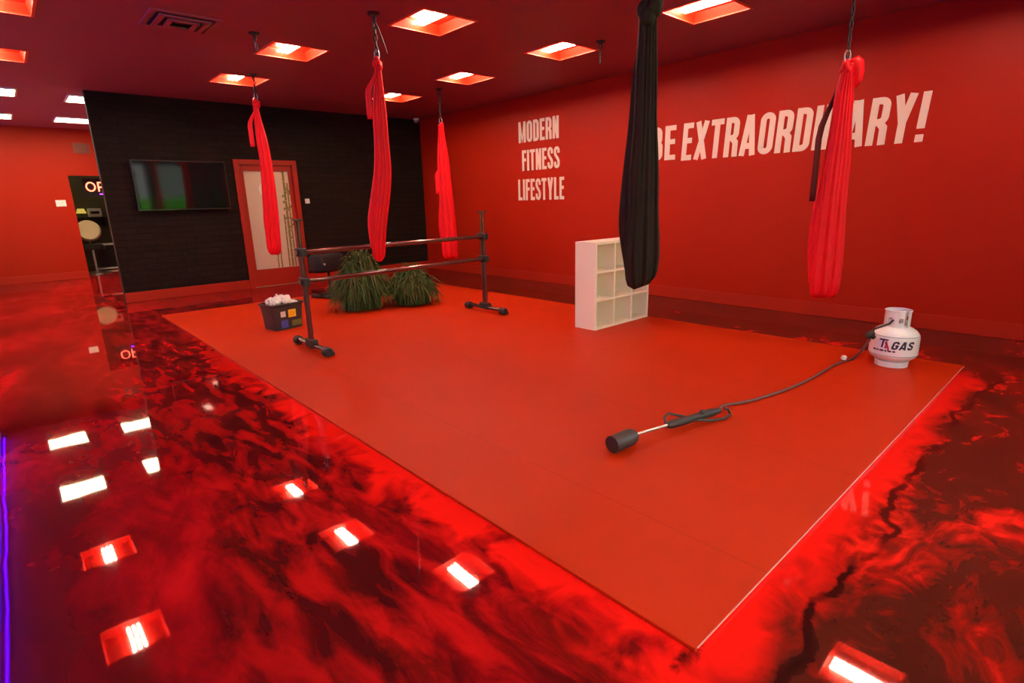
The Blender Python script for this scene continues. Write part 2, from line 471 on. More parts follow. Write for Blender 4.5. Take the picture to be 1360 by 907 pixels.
def glyph(ch, w=0.36, s=0.125):
    h = s / 2; L, R, B, T, c = h, w - h, h, 1 - h, w / 2
    r = min(0.15, (R - L) / 2); M_ = 0.53
    if ch == 'I': return s, [[(h, 0), (h, 1)]]
    if ch == '!': return s * 1.3, [[(h * 1.3, 0), (h * 1.3, 0.15)], [(h * 1.2, 0.27), (h * 1.3, 1)]]
    if ch == 'E': return w * .84, [[(L, 0), (L, 1)], [(L, B), (w * .84, B)], [(L, M_), (w * .78, M_)], [(L, T), (w * .84, T)]]
    if ch == 'F': return w * .82, [[(L, 0), (L, 1)], [(L, M_), (w * .78, M_)], [(L, T), (w * .82, T)]]
    if ch == 'L': return w * .82, [[(L, 0), (L, 1)], [(L, B), (w * .82, B)]]
    if ch == 'T': return w * .96, [[(w * .48, 0), (w * .48, 1)], [(0, T), (w * .96, T)]]
    if ch == 'N': return w * 1.02, [[(L, 0), (L, 1)], [(R + .02 * w, 0), (R + .02 * w, 1)], [(L, 1), (R + .02 * w, 0)]]
    if ch == 'M':
        w2 = w * 1.35; return w2, [[(L, 0), (L, 1)], [(w2 - h, 0), (w2 - h, 1)], [(L, 1), (w2 / 2, 0.1), (w2 - h, 1)]]
    if ch == 'X': return w * 1.08, [[(h, 0), (w * 1.08 - h, 1)], [(h, 1), (w * 1.08 - h, 0)]]
    if ch == 'Y': return w * 1.08, [[(h, 1), (w * .54, 0.42)], [(w * 1.08 - h, 1), (w * .54, 0.42)], [(w * .54, 0.46), (w * .54, 0)]]
    if ch == 'A':
        w2 = w * 1.12; return w2, [[(h * .9, 0), (w2 / 2 - h * .3, 1)], [(w2 - h * .9, 0), (w2 / 2 + h * .3, 1)], [(w2 * .22, 0.24), (w2 * .78, 0.24)]]
    if ch == 'O':
        p = arc(L + r, B + r, r, 180, 270) + arc(R - r, B + r, r, 270, 360) + arc(R - r, T - r, r, 0, 90) + arc(L + r, T - r, r, 90, 180)
        return w, [p + [p[0], p[1]]]
    if ch == 'D':
        return w, [[(L, 0), (L, 1)], [(L, B)] + arc(R - r, B + r, r, 270, 360) + arc(R - r, T - r, r, 0, 90) + [(L, T)]]
    if ch == 'P':
        return w, [[(L, 0), (L, 1)], [(L, 0.44)] + arc(R - r, 0.44 + r, r, 270, 360) + arc(R - r, T - r, r, 0, 90) + [(L, T)]]
    if ch == 'R':
        return w, [[(L, 0), (L, 1)], [(L, 0.48)] + arc(R - r, 0.48 + r, r, 270, 360) + arc(R - r, T - r, r, 0, 90) + [(L, T)], [(c, 0.5), (R, 0.36), (R + .01, 0)]]
    if ch == 'B':
        r2 = min(r, 0.13)
        return w, [[(L, 0), (L, 1)], [(L, B)] + arc(R - r2, B + r2, r2, 270, 360) + arc(R - r2, 0.52 - r2, r2, 0, 90) + [(L, 0.52)],
                   [(L, 0.52)] + arc(R - r2 - .02, 0.52 + r2, r2, 270, 360) + arc(R - r2 - .02, T - r2, r2, 0, 90) + [(L, T)]]
    if ch == 'S':
        return w, [[(R, 0.70), (R, T - r)] + arc(R - r, T - r, r, 0, 90) + arc(L + r, T - r, r, 90, 180) + [(L, 0.68), (L + .04, 0.60), (R - .04, 0.42), (R, 0.33)] + arc(R - r, B + r, r, 0, -90) + arc(L + r, B + r, r, 270, 180) + [(L, 0.30)]]
    if ch == 'G':
        return w, [[(R, 0.68), (R, T - r)] + arc(R - r, T - r, r, 0, 90) + arc(L + r, T - r, r, 90, 180) + arc(L + r, B + r, r, 180, 270) + arc(R - r, B + r, r, 270, 360) + [(R, 0.48), (c, 0.48)]]
    return w * .5, []


def ribbon(mb, pts, s, mapf, t=0.002, maxlen=0.2):
    P = [Vector((p[0], p[1])) for p in pts]
    Q = [P[0]]
    for a, b in zip(P, P[1:]):
        if (b - a).length < 1e-6: continue
        n = max(1, int((b - a).length / maxlen))
        Q += [a + (b - a) * (i + 1) / n for i in range(n)]
    L_, R_ = [], []
    for i, p in enumerate(Q):
        d1 = (Q[i] - Q[i - 1]).normalized() if i > 0 else None
        d2 = (Q[i + 1] - Q[i]).normalized() if i < len(Q) - 1 else None
        d1 = d1 or d2; d2 = d2 or d1
        n1 = Vector((-d1.y, d1.x)); n2 = Vector((-d2.y, d2.x)); n = (n1 + n2)
        if n.length < 0.3: n = n1
        n.normalize(); k = min(1.6, 1 / max(0.3, n.dot(n1)))
        L_.append(p + n * s / 2 * k); R_.append(p - n * s / 2 * k)
    m = len(Q); vs = []
    for q in (L_, R_): vs += [mapf(p.x, p.y, t) for p in q]
    for q in (L_, R_): vs += [mapf(p.x, p.y, 0) for p in q]
    fs = []
    for i in range(m - 1):
        fs.append((i, i + 1, m + i + 1, m + i))
        fs.append((i, 2 * m + i, 2 * m + i + 1, i + 1))
        fs.append((m + i, m + i + 1, 3 * m + i + 1, 3 * m + i))
    fs += [(0, m, 3 * m, 2 * m), (m - 1, 3 * m - 1, 4 * m - 1, 2 * m - 1)]
    mb.add(vs, fs)


def text_width(txt, w, s, gap, space): return sum((space if ch == ' ' else glyph(ch, w, s)[0] + gap) for ch in txt) - gap


# ------------------------------------------------------------------ setting
def struct(o): o['kind'] = 'structure'; return o


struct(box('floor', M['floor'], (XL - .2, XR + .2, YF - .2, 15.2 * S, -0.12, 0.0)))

# ceiling with openings for the recessed lights
TROF = [(2.478, 3.50), (1.99, 4.80), (1.97, 6.10), (3.77, 3.47), (3.74, 4.77), (3.70, 6.05), (3.79, 2.16), (0.165, 4.70), (0.165, 6.16),
        (3.80, 0.71), (0.165, 2.0), (1.9, -0.9), (3.80, -0.9), (0.165, 0.3)]  # all but the first on this line are unseen, added for more light
PANELS = [(0.12, 7.93), (0.11, 9.83), (0.985, 8.02), (0.98, 9.83)]
TR = 0.30


def ceiling():
    holes = [(x * S - TR, x * S + TR, y * S - TR, y * S + TR) for x, y in TROF]
    xs = sorted(set([XL - .2, XR + .2] + [h[0] for h in holes] + [h[1] for h in holes]))
    ys = sorted(set([YF - .2, 15.2 * S] + [h[2] for h in holes] + [h[3] for h in holes]))
    mb = MB(); vid = {}
    def V(i, j):
        if (i, j) not in vid: vid[(i, j)] = len(mb.v); mb.v.append((xs[i], ys[j], H))
        return vid[(i, j)]
    for i in range(len(xs) - 1):
        for j in range(len(ys) - 1):
            cx, cy = (xs[i] + xs[i + 1]) / 2, (ys[j] + ys[j + 1]) / 2
            if any(h[0] < cx < h[1] and h[2] < cy < h[3] for h in holes): continue
            mb.f.append([V(i, j), V(i, j + 1), V(i + 1, j + 1), V(i + 1, j)]); mb.mi.append(0)
    return mb.build('ceiling', M['ceil'])


struct(ceiling())
struct(box('roof', M['roof'], (XL - .3, XR + .3, YF - .25, 15.3 * S, H + .2, H + .3)))
W = 0.15
RW0, RW1 = -1.75 * S, -0.35 * S
struct(MB().box(XR, XR + W, YF, RW0, 0, H).box(XR, XR + W, RW1, 15.2 * S, 0, H).box(XR, XR + W, RW0, RW1, 0, .35).box(XR, XR + W, RW0, RW1, 2.16 * S, H).build('wall_right', M['wall']))
struct(box('wall_left', M['leftpaint'], (XL - W, XL, YF, 15.2 * S, 0, H)))
# far red wall with a doorway
DX0, DX1, DZ = 0.853 * S, 1.42 * S, 1.553 * S
struct(MB().box(XL, DX0, YN, YN + .12, 0, H).box(DX1, 1.9 * S, YN, YN + .12, 0, H).box(DX0, DX1, YN, YN + .12, DZ, H).build('wall_far', M['wall']))
# black stone wall with the door opening
PX0, PX1, PZ = 2.197 * S, 2.971 * S, 1.585 * S
struct(MB().box(XBL, PX0, YB, YB + .12, 0, H).box(PX1, XR, YB, YB + .12, 0, H).box(PX0, PX1, YB, YB + .12, PZ, H).build('wall_back', M['blackwall']))
struct(box('wall_return', M['roomwall'], (1.9 * S, 1.9 * S + .12, YB + .12, 15.2 * S, 0, H)))
struct(box('wall_storage', M['roomwall'], (1.9 * S + .12, XR, 9.2 * S, 9.2 * S + .1, 0, H)))
# dark room beyond the doorway
struct(box('wall_darkroom', M['darkroom'], (XL, 1.9 * S, 13.2 * S, 13.2 * S + .1, 0, H)))
struct(box('trim_1', M['trim'], (XBL - .004, XBL + .006, YB - .004, YB + .123, 0, H)))
BH = 0.155
struct(box('baseboard_right', M['base'], (XR - .018, XR, YF + .01, YB, 0, BH), bevel=.004))
struct(MB().box(XBL, PX0, YB - .018, YB, 0, BH).box(PX1, XR - .02, YB - .018, YB, 0, BH).build('baseboard_back', M['base'], bevel=.004))
struct(MB().box(XL, DX0, YN - .018, YN, 0, BH).box(DX1, 1.9 * S, YN - .018, YN, 0, BH).build('baseboard_far', M['base'], bevel=.004))

# window wall behind the viewpoint, with lawn, hedge and daylight beyond
WN = [(0.2 * S, 2.2 * S), (2.50 * S, 2.87 * S), (3.10 * S, 3.80 * S), (4.25 * S, 4.74 * S)]  # first opening is an added, unseen window to let more daylight in
TINT = ['glass', 'glass_pale', 'glass_grey', 'glass_dark']
WZ0, WZ1 = 0.35, 2.16 * S
mb = MB(); xprev = XL
for a, b in WN: mb.box(xprev, a, YF - W, YF, 0, H); mb.box(a, b, YF - W, YF, 0, WZ0); mb.box(a, b, YF - W, YF, WZ1, H); xprev = b
mb.box(xprev, XR, YF - W, YF, 0, H)
struct(mb.build('wall_front', M['frontpaint']))
for i, (a, b) in enumerate(WN):
    w = struct(MB().box(a, a + .04, YF - .1, YF - .05, WZ0, WZ1).box(b - .04, b, YF - .1, YF - .05, WZ0, WZ1).box(a + .04, b - .04, YF - .1, YF - .05, WZ0, WZ0 + .04).box(a + .04, b - .04, YF - .1, YF - .05, WZ1 - .04, WZ1).build('window_%d' % (i + 1), M['darkmetal']))
    box('pane', M[TINT[i]], (a + .04, b - .04, YF - .078, YF - .072, WZ0 + .04, WZ1 - .04), w)
w = struct(MB().box(XR + .05, XR + .1, RW0, RW0 + .04, WZ0, WZ1).box(XR + .05, XR + .1, RW1 - .04, RW1, WZ0, WZ1).box(XR + .05, XR + .1, RW0 + .04, RW1 - .04, WZ0, WZ0 + .04).box(XR + .05, XR + .1, RW0 + .04, RW1 - .04, WZ1 - .04, WZ1).build('window_5', M['darkmetal']))  # added side window, out of view, throwing daylight on the tank
box('pane', M['glass'], (XR + .072, XR + .078, RW0 + .04, RW1 - .04, WZ0 + .04, WZ1 - .04), w)
struct(box('lawn_ground', M['lawn'], (-12, 22, YF - 26, YF - .3, -.3, -.12)))
mb = MB()
for k in range(40):
    mb.ball((-3 + k * .45 + random.uniform(-.1, .1), YF - 6.3 + random.uniform(-.3, .3), 0.9 + random.uniform(-.15, .1)), 1.0, 12, 8, (0.8, 0.7, 1.1 + random.uniform(-.1, .1)))
tag(mb.build('hedge', M['hedge'], smooth='all'), 'bright green hedge outside, mirrored in the dark television screen', 'hedge')

# door in the black wall
d = struct(MB().box(PX0, PX0 + .085, YB - .03, YB + .14, 0, PZ).box(PX1 - .085, PX1, YB - .03, YB + .14, 0, PZ).box(PX0 + .085, PX1 - .085, YB - .03, YB + .14, PZ - .085, PZ).build('door_1', M['doorred'], bevel=.006))
lx0, lx1, lz1 = PX0 + .09, PX1 - .09, PZ - .09
gx0, gx1, gz0, gz1 = 2.31 * S, 2.86 * S, 0.225 * S, 1.452 * S
MB().box(lx0, gx0, YB + .02, YB + .065, 0.01, lz1).box(gx1, lx1, YB + .02, YB + .065, 0.01, lz1).box(gx0, gx1, YB + .02, YB + .065, 0.01, gz0).box(gx0, gx1, YB + .02, YB + .065, gz1, lz1).build('door_leaf', M['doorred'], d, bevel=.004)
pane = box('pane', M['frost'], (gx0, gx1, YB + .038, YB + .046, gz0, gz1), d)
MB().lathe([(0.001, 0), (.145, 0), (.145, .003), (.001, .003)], 40, ((gx0 + gx1) / 2 - .01, YB + .037, 1.225 * S), (0, -1, 0)).build('round_decal', M['emblem'], pane)
for (sx, z0, z1, r) in ((gx1 - .10, gz0, gz1, .020), (gx1 - .045, gz0, gz1 - .2, .014), (gx1 - .16, gz0, gz0 + .95, .013), (gx1 - .30, gz0, gz0 + .42, .012), (gx1 - .36, gz0, gz0 + .35, .010)):
    mb = MB(); n = int((z1 - z0) / .16)
    for k in range(n): mb.box(sx - r + .012 * k / n, sx + r + .012 * k / n, YB + .035, YB + .038, z0 + (z1 - z0) * k / n + .006, z0 + (z1 - z0) * (k + 1) / n)
    if z1 - z0 > 1:
        for k in range(9):
            zc = z0 + (z1 - z0) * random.uniform(.3, .9); sgn = random.choice((-1, 1)); q = .11
            mb.add([(sx, YB + .0365, zc), (sx + sgn * q * .35, YB + .0365, zc + .045), (sx + sgn * q * .5, YB + .0365, zc - .03), (sx + sgn * q * .3, YB + .0365, zc - .01)], [(0, 1, 2, 3)])
    mb.build('bamboo_print', M['stalk'], pane)
MB().tube([(gx1 + .055, YB + .02, 1.02), (gx1 + .055, YB - .03, 1.02), (gx1 - .02, YB - .03, 1.02)], .010, 10).build('door_handle', M['darkmetal'], d, smooth=True)

# ------------------------------------------------------------------ ceiling lights
TROF_LABEL = [
    'square red ceiling light with glowing tubes beside the tallest middle red hammock strap',
    'square red ceiling light third out from the black wall, over the red door hammock',
    'square red ceiling light closest to the black wall above the television and door',
    'square red ceiling light in front of the word MODERN, next to an empty hook',
    'square red ceiling light above the red hammock that hangs beside the red wall',
    'square red ceiling light partly behind the middle hammock, beside the corner camera',
    'square red ceiling light next to the knotted top of the black hammock',
    'square red ceiling light cut by the top corner of the picture, over glossy floor',
    'square red ceiling light before the plain white panels, near the violet strip',
    'square red ceiling light mirrored in the floor beside the near corner of mat',
    'added square red ceiling light over the glossy floor, out of sight beside the viewpoint',
    'added unseen square red ceiling light behind the viewpoint, over bare glossy floor',
    'added unseen square red ceiling light behind the viewpoint, close to the red lettered wall',
    'added unseen square red ceiling light directly over the viewpoint beside the violet strip']
proto = None
for (x, y), lab in zip(TROF, TROF_LABEL):
    if proto is None:
        proto = thing('ceiling_light', lab, 'ceiling light', (x * S, y * S, H), 0, 'square red ceiling lights')
        mb = MB(); a = TR; t = TR - .012; hgt = .085
        q = [(-1, -1), (1, -1), (1, 1), (-1, 1)]
        vs = [(i * t, j * t, -.001) for i, j in q] + [(i * t * .93, j * t * .93, hgt) for i, j in q] + [(i * a, j * a, -.001) for i, j in q] + [(i * a, j * a, hgt + .01) for i, j in q]
        fs = [(4, 5, 6, 7), (12, 13, 14, 15)]
        for k in range(4):
            l = (k + 1) % 4
            fs += [(k, l, 4 + l, 4 + k), (8 + k, 8 + l, 12 + l, 12 + k), (k, l, 8 + l, 8 + k)]
        mb.add(vs, fs)
        mb.build('housing', M['recess'], proto)
        mb = MB(); e = TR + .012
        for i, j, k, l in ((-e, e, -e, -t), (-e, e, t, e), (-e, -t, -t, t), (t, e, -t, t)): mb.box(i, j, k, l, -.008, 0.0)
        mb.build('rim', M['flange'], proto)
        for dx in (-.05, 0, .05):
            MB().tube([(dx, -.25, .05), (dx, .25, .05)], .0135, 12).build('tube', M['tube'], proto, smooth=True)
    else:
        c = copy_tree(proto); c.location = (x * S, y * S, H); c['label'] = lab
PANEL_LABEL = ['plain white ceiling panel at the picture edge above the far red wall, nearer one',
               'plain white ceiling panel at the picture edge, closest to the far red wall',
               'plain white ceiling panel mostly hidden by the end of the black wall',
               'plain white ceiling panel above the dark doorway beside the black wall end']
pp = None
for (x, y), lab in zip(PANELS, PANEL_LABEL):
    if pp is None:
        pp = thing('panel_light', lab, 'ceiling light', (x * S, y * S, H), 0, 'plain white ceiling panels')
        mb = MB()
        for i, j, k, l in ((-.32, .32, -.32, -.295), (-.32, .32, .295, .32), (-.32, -.295, -.295, .295), (.295, .32, -.295, .295)): mb.box(i, j, k, l, -.02, -.001)
        mb.build('frame', M['plastic'], pp)
        box('diffuser', M['panel'], (-.295, .295, -.295, .295, -.014, -.002), pp)
    else:
        c = copy_tree(pp); c.location = (x * S, y * S, H); c['label'] = lab
c = thing('panel_light', 'added unseen white ceiling panel backlighting the red framed door', 'ceiling light', (3.0 * S, 8.2 * S, H))  # added lamp, never in view, so the frosted door pane glows
for ch in [q for q in bpy.data.objects if q.parent == pp]: copy_tree(ch, c)

c = thing('panel_light', 'added unseen dim ceiling panel brightening the dark room beyond the doorway', 'ceiling light', (0.9 * S, 12.4 * S, H))  # added fill lamp, never in view, lifting the dark room
for ch in [q for q in bpy.data.objects if q.parent == pp]:
    if ch.name.startswith('diffuser'): box('diffuser', M['paneldim'], (-.295, .295, -.295, .295, -.014, -.002), c)
    else: copy_tree(ch, c)
led = thing('led_strip', 'thin violet LED strip high along the wall, mirrored in the glossy floor', 'led strip', (-.578 * S, 6, H))
MB().tube([(0, -8.4, -.06), (0, 8.6, -.06)], .0085, 10).build('light_tube', M['led'], led, smooth=True)
box('channel', M['darkmetal'], (-.012, .012, -8.4, 8.6, -.05, -.001), led)

# ------------------------------------------------------------------ exercise mat
mt = thing('floor_mat', 'large matte red exercise mat with faint panel joints on glossy floor', 'mat', (0, 0, 0))
mo = box('mat_surface', M['vinyl'], (MX0, MX1, MY0 + .004, MY1, 0.0, MAT_T), mt, bevel=.003)
edge = box('edge_highlight', mat('mat_edge_highlight', (0.75, 0.32, 0.27), 0.4), (MX0 + .01, MX1 - .01, MY0 + .0005, MY0 + .0036, MAT_T - .003, MAT_T + .0005), mt)  # light caught by the near mat edge, put in as a pale strip
edge['label'] = 'pale pink painted highlight on the mat edge'

# ------------------------------------------------------------------ wall lettering
def wall_word(parent, word, y_left, z0, height, width_m, w=0.37, s=0.145, gap=0.065, shear=0.0):
    tot = text_width(word, w, s, gap, .3)
    kx = width_m / tot
    e = bpy.data.objects.new('word', None); COL.objects.link(e); e.parent = parent; e.empty_display_size = .05
    e.location = (0, y_left, z0)
    u0 = 0.0
    for ch in word:
        gw, strokes = glyph(ch, w, s)
        mb = MB()
        for q_, st in enumerate(strokes):
            ribbon(mb, st, s, lambda a, b, t, u0=u0, q_=q_: (-.001 - t - .0006 * q_ * (t > 0), -((u0 + a) * kx + b * height * shear), b * height), maxlen=.5)
        mb.build('letter', M['paint'], e)
        u0 += gw + gap


sg = thing('wall_lettering', 'cream MODERN FITNESS LIFESTYLE lettering stacked in three lines on the red wall', 'lettering', (XR, 0, 0))
wall_word(sg, 'MODERN', 5.260 * S, 1.697 * S, .243 * S, .678 * S)
wall_word(sg, 'FITNESS', 5.205 * S, 1.364 * S, .243 * S, .635 * S)
wall_word(sg, 'LIFESTYLE', 5.285 * S, 1.008 * S, .255 * S, .785 * S)
sg2 = thing('wall_lettering', 'large cream BE EXTRAORDINARY! lettering in one line across the red wall', 'lettering', (XR, 0, 0))
wall_word(sg2, 'BE', 3.335 * S, 1.352 * S, .315 * S, .285 * S)
wall_word(sg2, 'EXTRAORDINARY!', 2.985 * S, 1.335 * S, .333 * S, 1.92 * S, shear=0.05)

# ------------------------------------------------------------------ television, switches, camera, vents
tv = thing('television', 'flat black television mounted on the black stone wall', 'television', (1.608 * S, YB - .025, 1.273 * S))
tw, th = .475 * S, .272 * S
box('screen_body', M['bezel'], (-tw, tw, -.085, -.045, -th, th), tv, bevel=.006)
box('screen', M['screen'], (-tw + .014, tw - .014, -.0875, -.084, -th + .02, th - .014), tv)
box('wall_bracket', M['darkmetal'], (-.25, .25, -.045, .024, -.2, .2), tv)


def plate(name, label, cat, loc, axis, w, h, m):
    t = thing(name, label, cat, loc, {'-Y': 0, '-X': -PI / 2}[axis])
    box('plate', m, (-w / 2, w / 2, -.012, 0, -h / 2, h / 2), t, bevel=.004)
    return t


t = plate('light_switch', 'white double light switch on the far red wall beside the dark doorway', 'switch', (.70 * S, YN, 1.147 * S), '-Y', .17, .13, M['plastic'])
for dx in (-.04, .04): box('rocker', M['plastic'], (dx - .022, dx + .022, -.018, -.011, -.045, .045), t, bevel=.002)
t = plate('thermostat', 'small white thermostat on the black wall beside the red door', 'thermostat', (3.068 * S, YB, 1.074 * S), '-Y', .085, .085, M['plastic'])
MB().lathe([(.001, 0), (.034, 0), (.030, .012), (.001, .014)], 24, (0, -.012, 0), (0, -1, 0)).build('dial', M['plastic'], t, smooth=True)
t = thing('security_camera', 'small white dome camera under the ceiling in the room corner', 'camera', (4.80 * S, 7.33 * S, H))
MB().lathe([(.001, 0), (.06, 0), (.06, -.03), (.001, -.03)], 24).build('base', M['plastic'], t, smooth=True)
MB().lathe([(.052, -.03), (.05, -.05), (.035, -.075), (.001, -.085)], 24).build('dome', M['grey'], t, smooth=True)
t = thing('wall_vent', 'small dark grille high on the far red wall above the doorway', 'vent', (1.09 * S, YN, 1.95 * S))
box('frame', M['doorred'], (-.15, .15, -.02, 0, -.11, .11), t, bevel=.004)
mb = MB()
for k in range(7): mb.box(-.13, .13, -.024, -.018, -.09 + k * .028, -.09 + k * .028 + .014)
mb.build('slats', M['darkmetal'], t)
t = thing('ceiling_vent', 'square dark red air diffuser flush in the dark red ceiling', 'vent', (1.13 * S, 4.50 * S, H))
for k, (a, z) in enumerate(((.29, -.012), (.21, -.024), (.13, -.032))):
    mb = MB(); b = a - .045
    for i, j, p, q in ((-a, a, -a, -b), (-a, a, b, a), (-a, -b, -b, b), (b, a, -b, b)): mb.box(i, j, p, q, z, z + .012)
    mb.build('louver_ring', M['ceil'], t)
box('backing', M['darkmetal'], (-.27, .27, -.27, .27, -.006, -.001), t)


# ------------------------------------------------------------------ hooks
def hook_plate(mb, r=.055):
    mb.lathe([(.001, 0), (r, 0), (r, -.012), (r * .4, -.02), (.018, -.03), (.001, -.03)], 24)
    mb.torus((0, 0, -.05), .024, .007, (1, 0, 0))


t = thing('ceiling_hook', 'empty dark hook with a short loose strap near the red wall lettering', 'hook', (3.806 * S, 3.08 * S, H))
mb = MB(); hook_plate(mb); mb.build('plate', M['darkmetal'], t, smooth=True)
MB().tube([(0, 0, -.07), (.012, 0, -.11), (.014, 0, -.2), (0, 0, -.24), (-.014, 0, -.2), (-.012, 0, -.11)], .006, 8, closed=True).build('carabiner', M['darkmetal'], t, smooth=True)
t = thing('ceiling_hook', 'empty dark hook in the ceiling above the hammock before the door', 'hook', (1.59 * S, 4.46 * S, H))
mb = MB(); hook_plate(mb); mb.build('plate', M['darkmetal'], t, smooth=True)
MB().tube([(0, 0, -.07), (.012, 0, -.10), (.012, 0, -.14), (0, 0, -.17), (-.012, 0, -.14), (-.012, 0, -.10)], .006, 8, closed=True).build('carabiner', M['darkmetal'], t, smooth=True)

# ------------------------------------------------------------------ aerial hammocks
RL = Vector((0.739, -0.673, 0)).normalized()       # across the hanging cloth
RD = Vector((0.673, 0.739, 0)).normalized()        # through its thickness
sstep = lambda t: t * t * (3 - 2 * t)


def cloth(mb, path, half, thick, seed, pleat=.20, npl=9, seg=108):
    rnd = random.Random(seed); ph = [rnd.uniform(0, 6.28) for _ in range(4)]
    rings = []
    n = len(path)
    for i, (p, a, b) in enumerate(zip(path, half, thick)):
        ring = []
        t = i / (n - 1)
        for k in range(seg):
            th_ = 2 * PI * k / seg
            w = 1 - .1 + pleat * math.sin(npl * th_ + ph[0] + .5 * math.sin(3 * t + ph[1])) + pleat * .6 * math.sin((npl * 2 + 1) * th_ + ph[2] + 1.2 * t)
            cs, sn = math.cos(th_), math.sin(th_)
            # squared-off ellipse so that the cloth reads as a folded sheet
            q = (abs(cs) ** 2.6 + abs(sn) ** 2.6) ** (-1 / 2.6)
            ring.append(p + RL * (a * q * cs * (1 + .03 * math.sin(5 * t + ph[3]))) + RD * (b * q * sn * w))
        rings.append(ring)
    mb.rings(rings)


def interp(keys, t):
    for (t0, v0), (t1, v1) in zip(keys, keys[1:]):
        if t <= t1: return v0 + (v1 - v0) * sstep((t - t0) / (t1 - t0)) if t1 > t0 else v1
    return keys[-1][1]


def hammock(label, x, y, ztop, zbot, m, a_top, a_bot, lean=(), back_side=-1, tail=None, seed=1, knot=.05, frill=False, loose=False, tip=.35, slant=0.0, widths=None, chain=False, gap=.0, tail_mat=None):
    t = thing('aerial_hammock', label, 'aerial hammock', (x, y, H), 0, 'hanging aerial yoga hammocks')
    zt, zb = ztop - H, zbot - H
    mb = MB(); hook_plate(mb); mb.build('ceiling_plate', M['darkmetal'], t, smooth=True)
    # webbing chain of stitched loops
    mb = MB(); z = -.075; k = 0
    while z > zt + .09:
        L = .055; r = .013
        ax = RL if k % 2 == 0 else RD
        mb.tube([Vector((0, 0, z)) + ax * (r * math.cos(q)) + Vector((0, 0, -L / 2 + L * .58 * math.sin(q))) for q in [2 * PI * i / 10 for i in range(10)]], .0055 if chain else .0075, 6, closed=True)
        z -= L * .93; k += 1
    mb.build('daisy_chain', M['strap'], t, smooth='all')
    zc = zt + .055
    MB().tube([Vector((0, 0, zc)) + RL * (.022 * math.cos(q)) + Vector((0, 0, .045 * math.sin(q))) for q in [2 * PI * i / 16 for i in range(16)]], .006, 8, closed=True).build('carabiner', M['steel'], t, smooth='all')
    if loose:
        MB().tube([RL * .02 + Vector((0, 0, -.10)), RL * .055 + Vector((0, 0, -.2)), RL * .10 + Vector((0, 0, -.34))], [.007, .007, .004], 6).build('loose_strap', M['strap'], t)
    # knot
    mb = MB()
    for i in range(5):
        an = i * 1.3 + seed
        mb.ball(RL * (math.cos(an) * knot * .35) + RD * (math.sin(an) * knot * .35) + Vector((0, 0, zt - .02 + (i % 3 - 1) * knot * .55)), knot * .62, 12, 8, (1, 1, 1.15))
    kn = mb.build('knot', m, t, smooth='all')
    if frill:
        mb = MB(); pts = [(.01, .02), (.05, .035), (.085, 0.0), (.10, -.06), (.105, -.13), (.09, -.18)]
        rings = []
        for i, (px, pz) in enumerate(pts):
            rr = (.025, .038, .042, .040, .034, .015)[i]
            rings.append([RL * (px + rr * math.cos(q) * (1 + .18 * math.sin(5 * q + i))) + RD * (rr * math.sin(q) * .9) + Vector((0, 0, zt + pz + rr * .6 * math.cos(q) * (1 if i < 3 else .2))) for q in [2 * PI * j / 20 for j in range(20)]])
        mb.rings(rings); mb.build('frill', m, kn, smooth='all')
    lk = list(lean) or [(0, 0), (1, 0)]
    N = 44
    path, hw, tk = [], [], []
    wk = widths or [(0, a_top), (.35, a_top + (a_bot - a_top) * .62), (.72, a_bot), (.93, a_bot * .93)]
    for i in range(N + 1):
        q = i / N; zz = zt + (zb - zt) * q
        a = interp(wk, q)
        b = interp([(0, a_top * .8), (.4, a_bot * .42), (.9, a_bot * .50)], q)
        if q > .93:
            e = (q - .93) / .07
            a *= 1 - (1 - tip) * (1 - math.sqrt(max(0, 1 - e * e)))
            b *= max(.06, math.sqrt(max(0, 1 - e * e)))
        path.append(Vector((0, 0, zz)) + RL * interp(lk, q)); hw.append(a); tk.append(b)
    mb = MB(); cloth(mb, path, hw, tk, seed)
    if slant:                                            # lower fold hangs aslant
        for i, p in enumerate(mb.v):
            q = (p[2] - zt) / (zb - zt)
            if q > .80:
                off = Vector((p[0], p[1], 0)).dot(RL) - interp(lk, q)
                mb.v[i] = (p[0], p[1], p[2] + slant * off * ((q - .80) / .2))
    mb.build('front_panel', m, t, smooth='all')
    # second run of cloth behind, rising beside the first
    path2, hw2, tk2 = [], [], []
    for i in range(N + 1):
        q = i / N * .93; zz = zt + (zb - zt) * q
        a = interp([(0, .012), (.25, .028), (.8, a_bot * .5), (1, a_bot * .5)], q)
        o = interp([(0, back_side * .02), (.3, back_side * (a_top + gap)), (.75, back_side * (a_bot * .80 + gap)), (1, back_side * a_bot * .35)], q)
        path2.append(Vector((0, 0, zz)) + RL * (interp(lk, q) + o) + RD * interp([(0, .01), (.4, a_bot * .75), (1, a_bot * .35)], q)); hw2.append(a); tk2.append(a * .7)
    mb = MB(); cloth(mb, path2, hw2, tk2, seed + 3, .12, 4, 32)
    mb.build('back_panel', m, t, smooth='all')
    if tail:
        o0, q0, q1, w = tail
        n = 10; p3 = []
        for i in range(n + 1):
            e = i / n
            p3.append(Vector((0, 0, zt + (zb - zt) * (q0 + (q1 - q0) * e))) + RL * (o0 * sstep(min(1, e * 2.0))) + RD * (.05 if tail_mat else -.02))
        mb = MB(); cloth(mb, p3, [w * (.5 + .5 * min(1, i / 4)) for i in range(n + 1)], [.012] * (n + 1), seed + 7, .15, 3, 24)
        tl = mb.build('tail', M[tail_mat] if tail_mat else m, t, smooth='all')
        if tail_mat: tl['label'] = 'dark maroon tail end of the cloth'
    return t


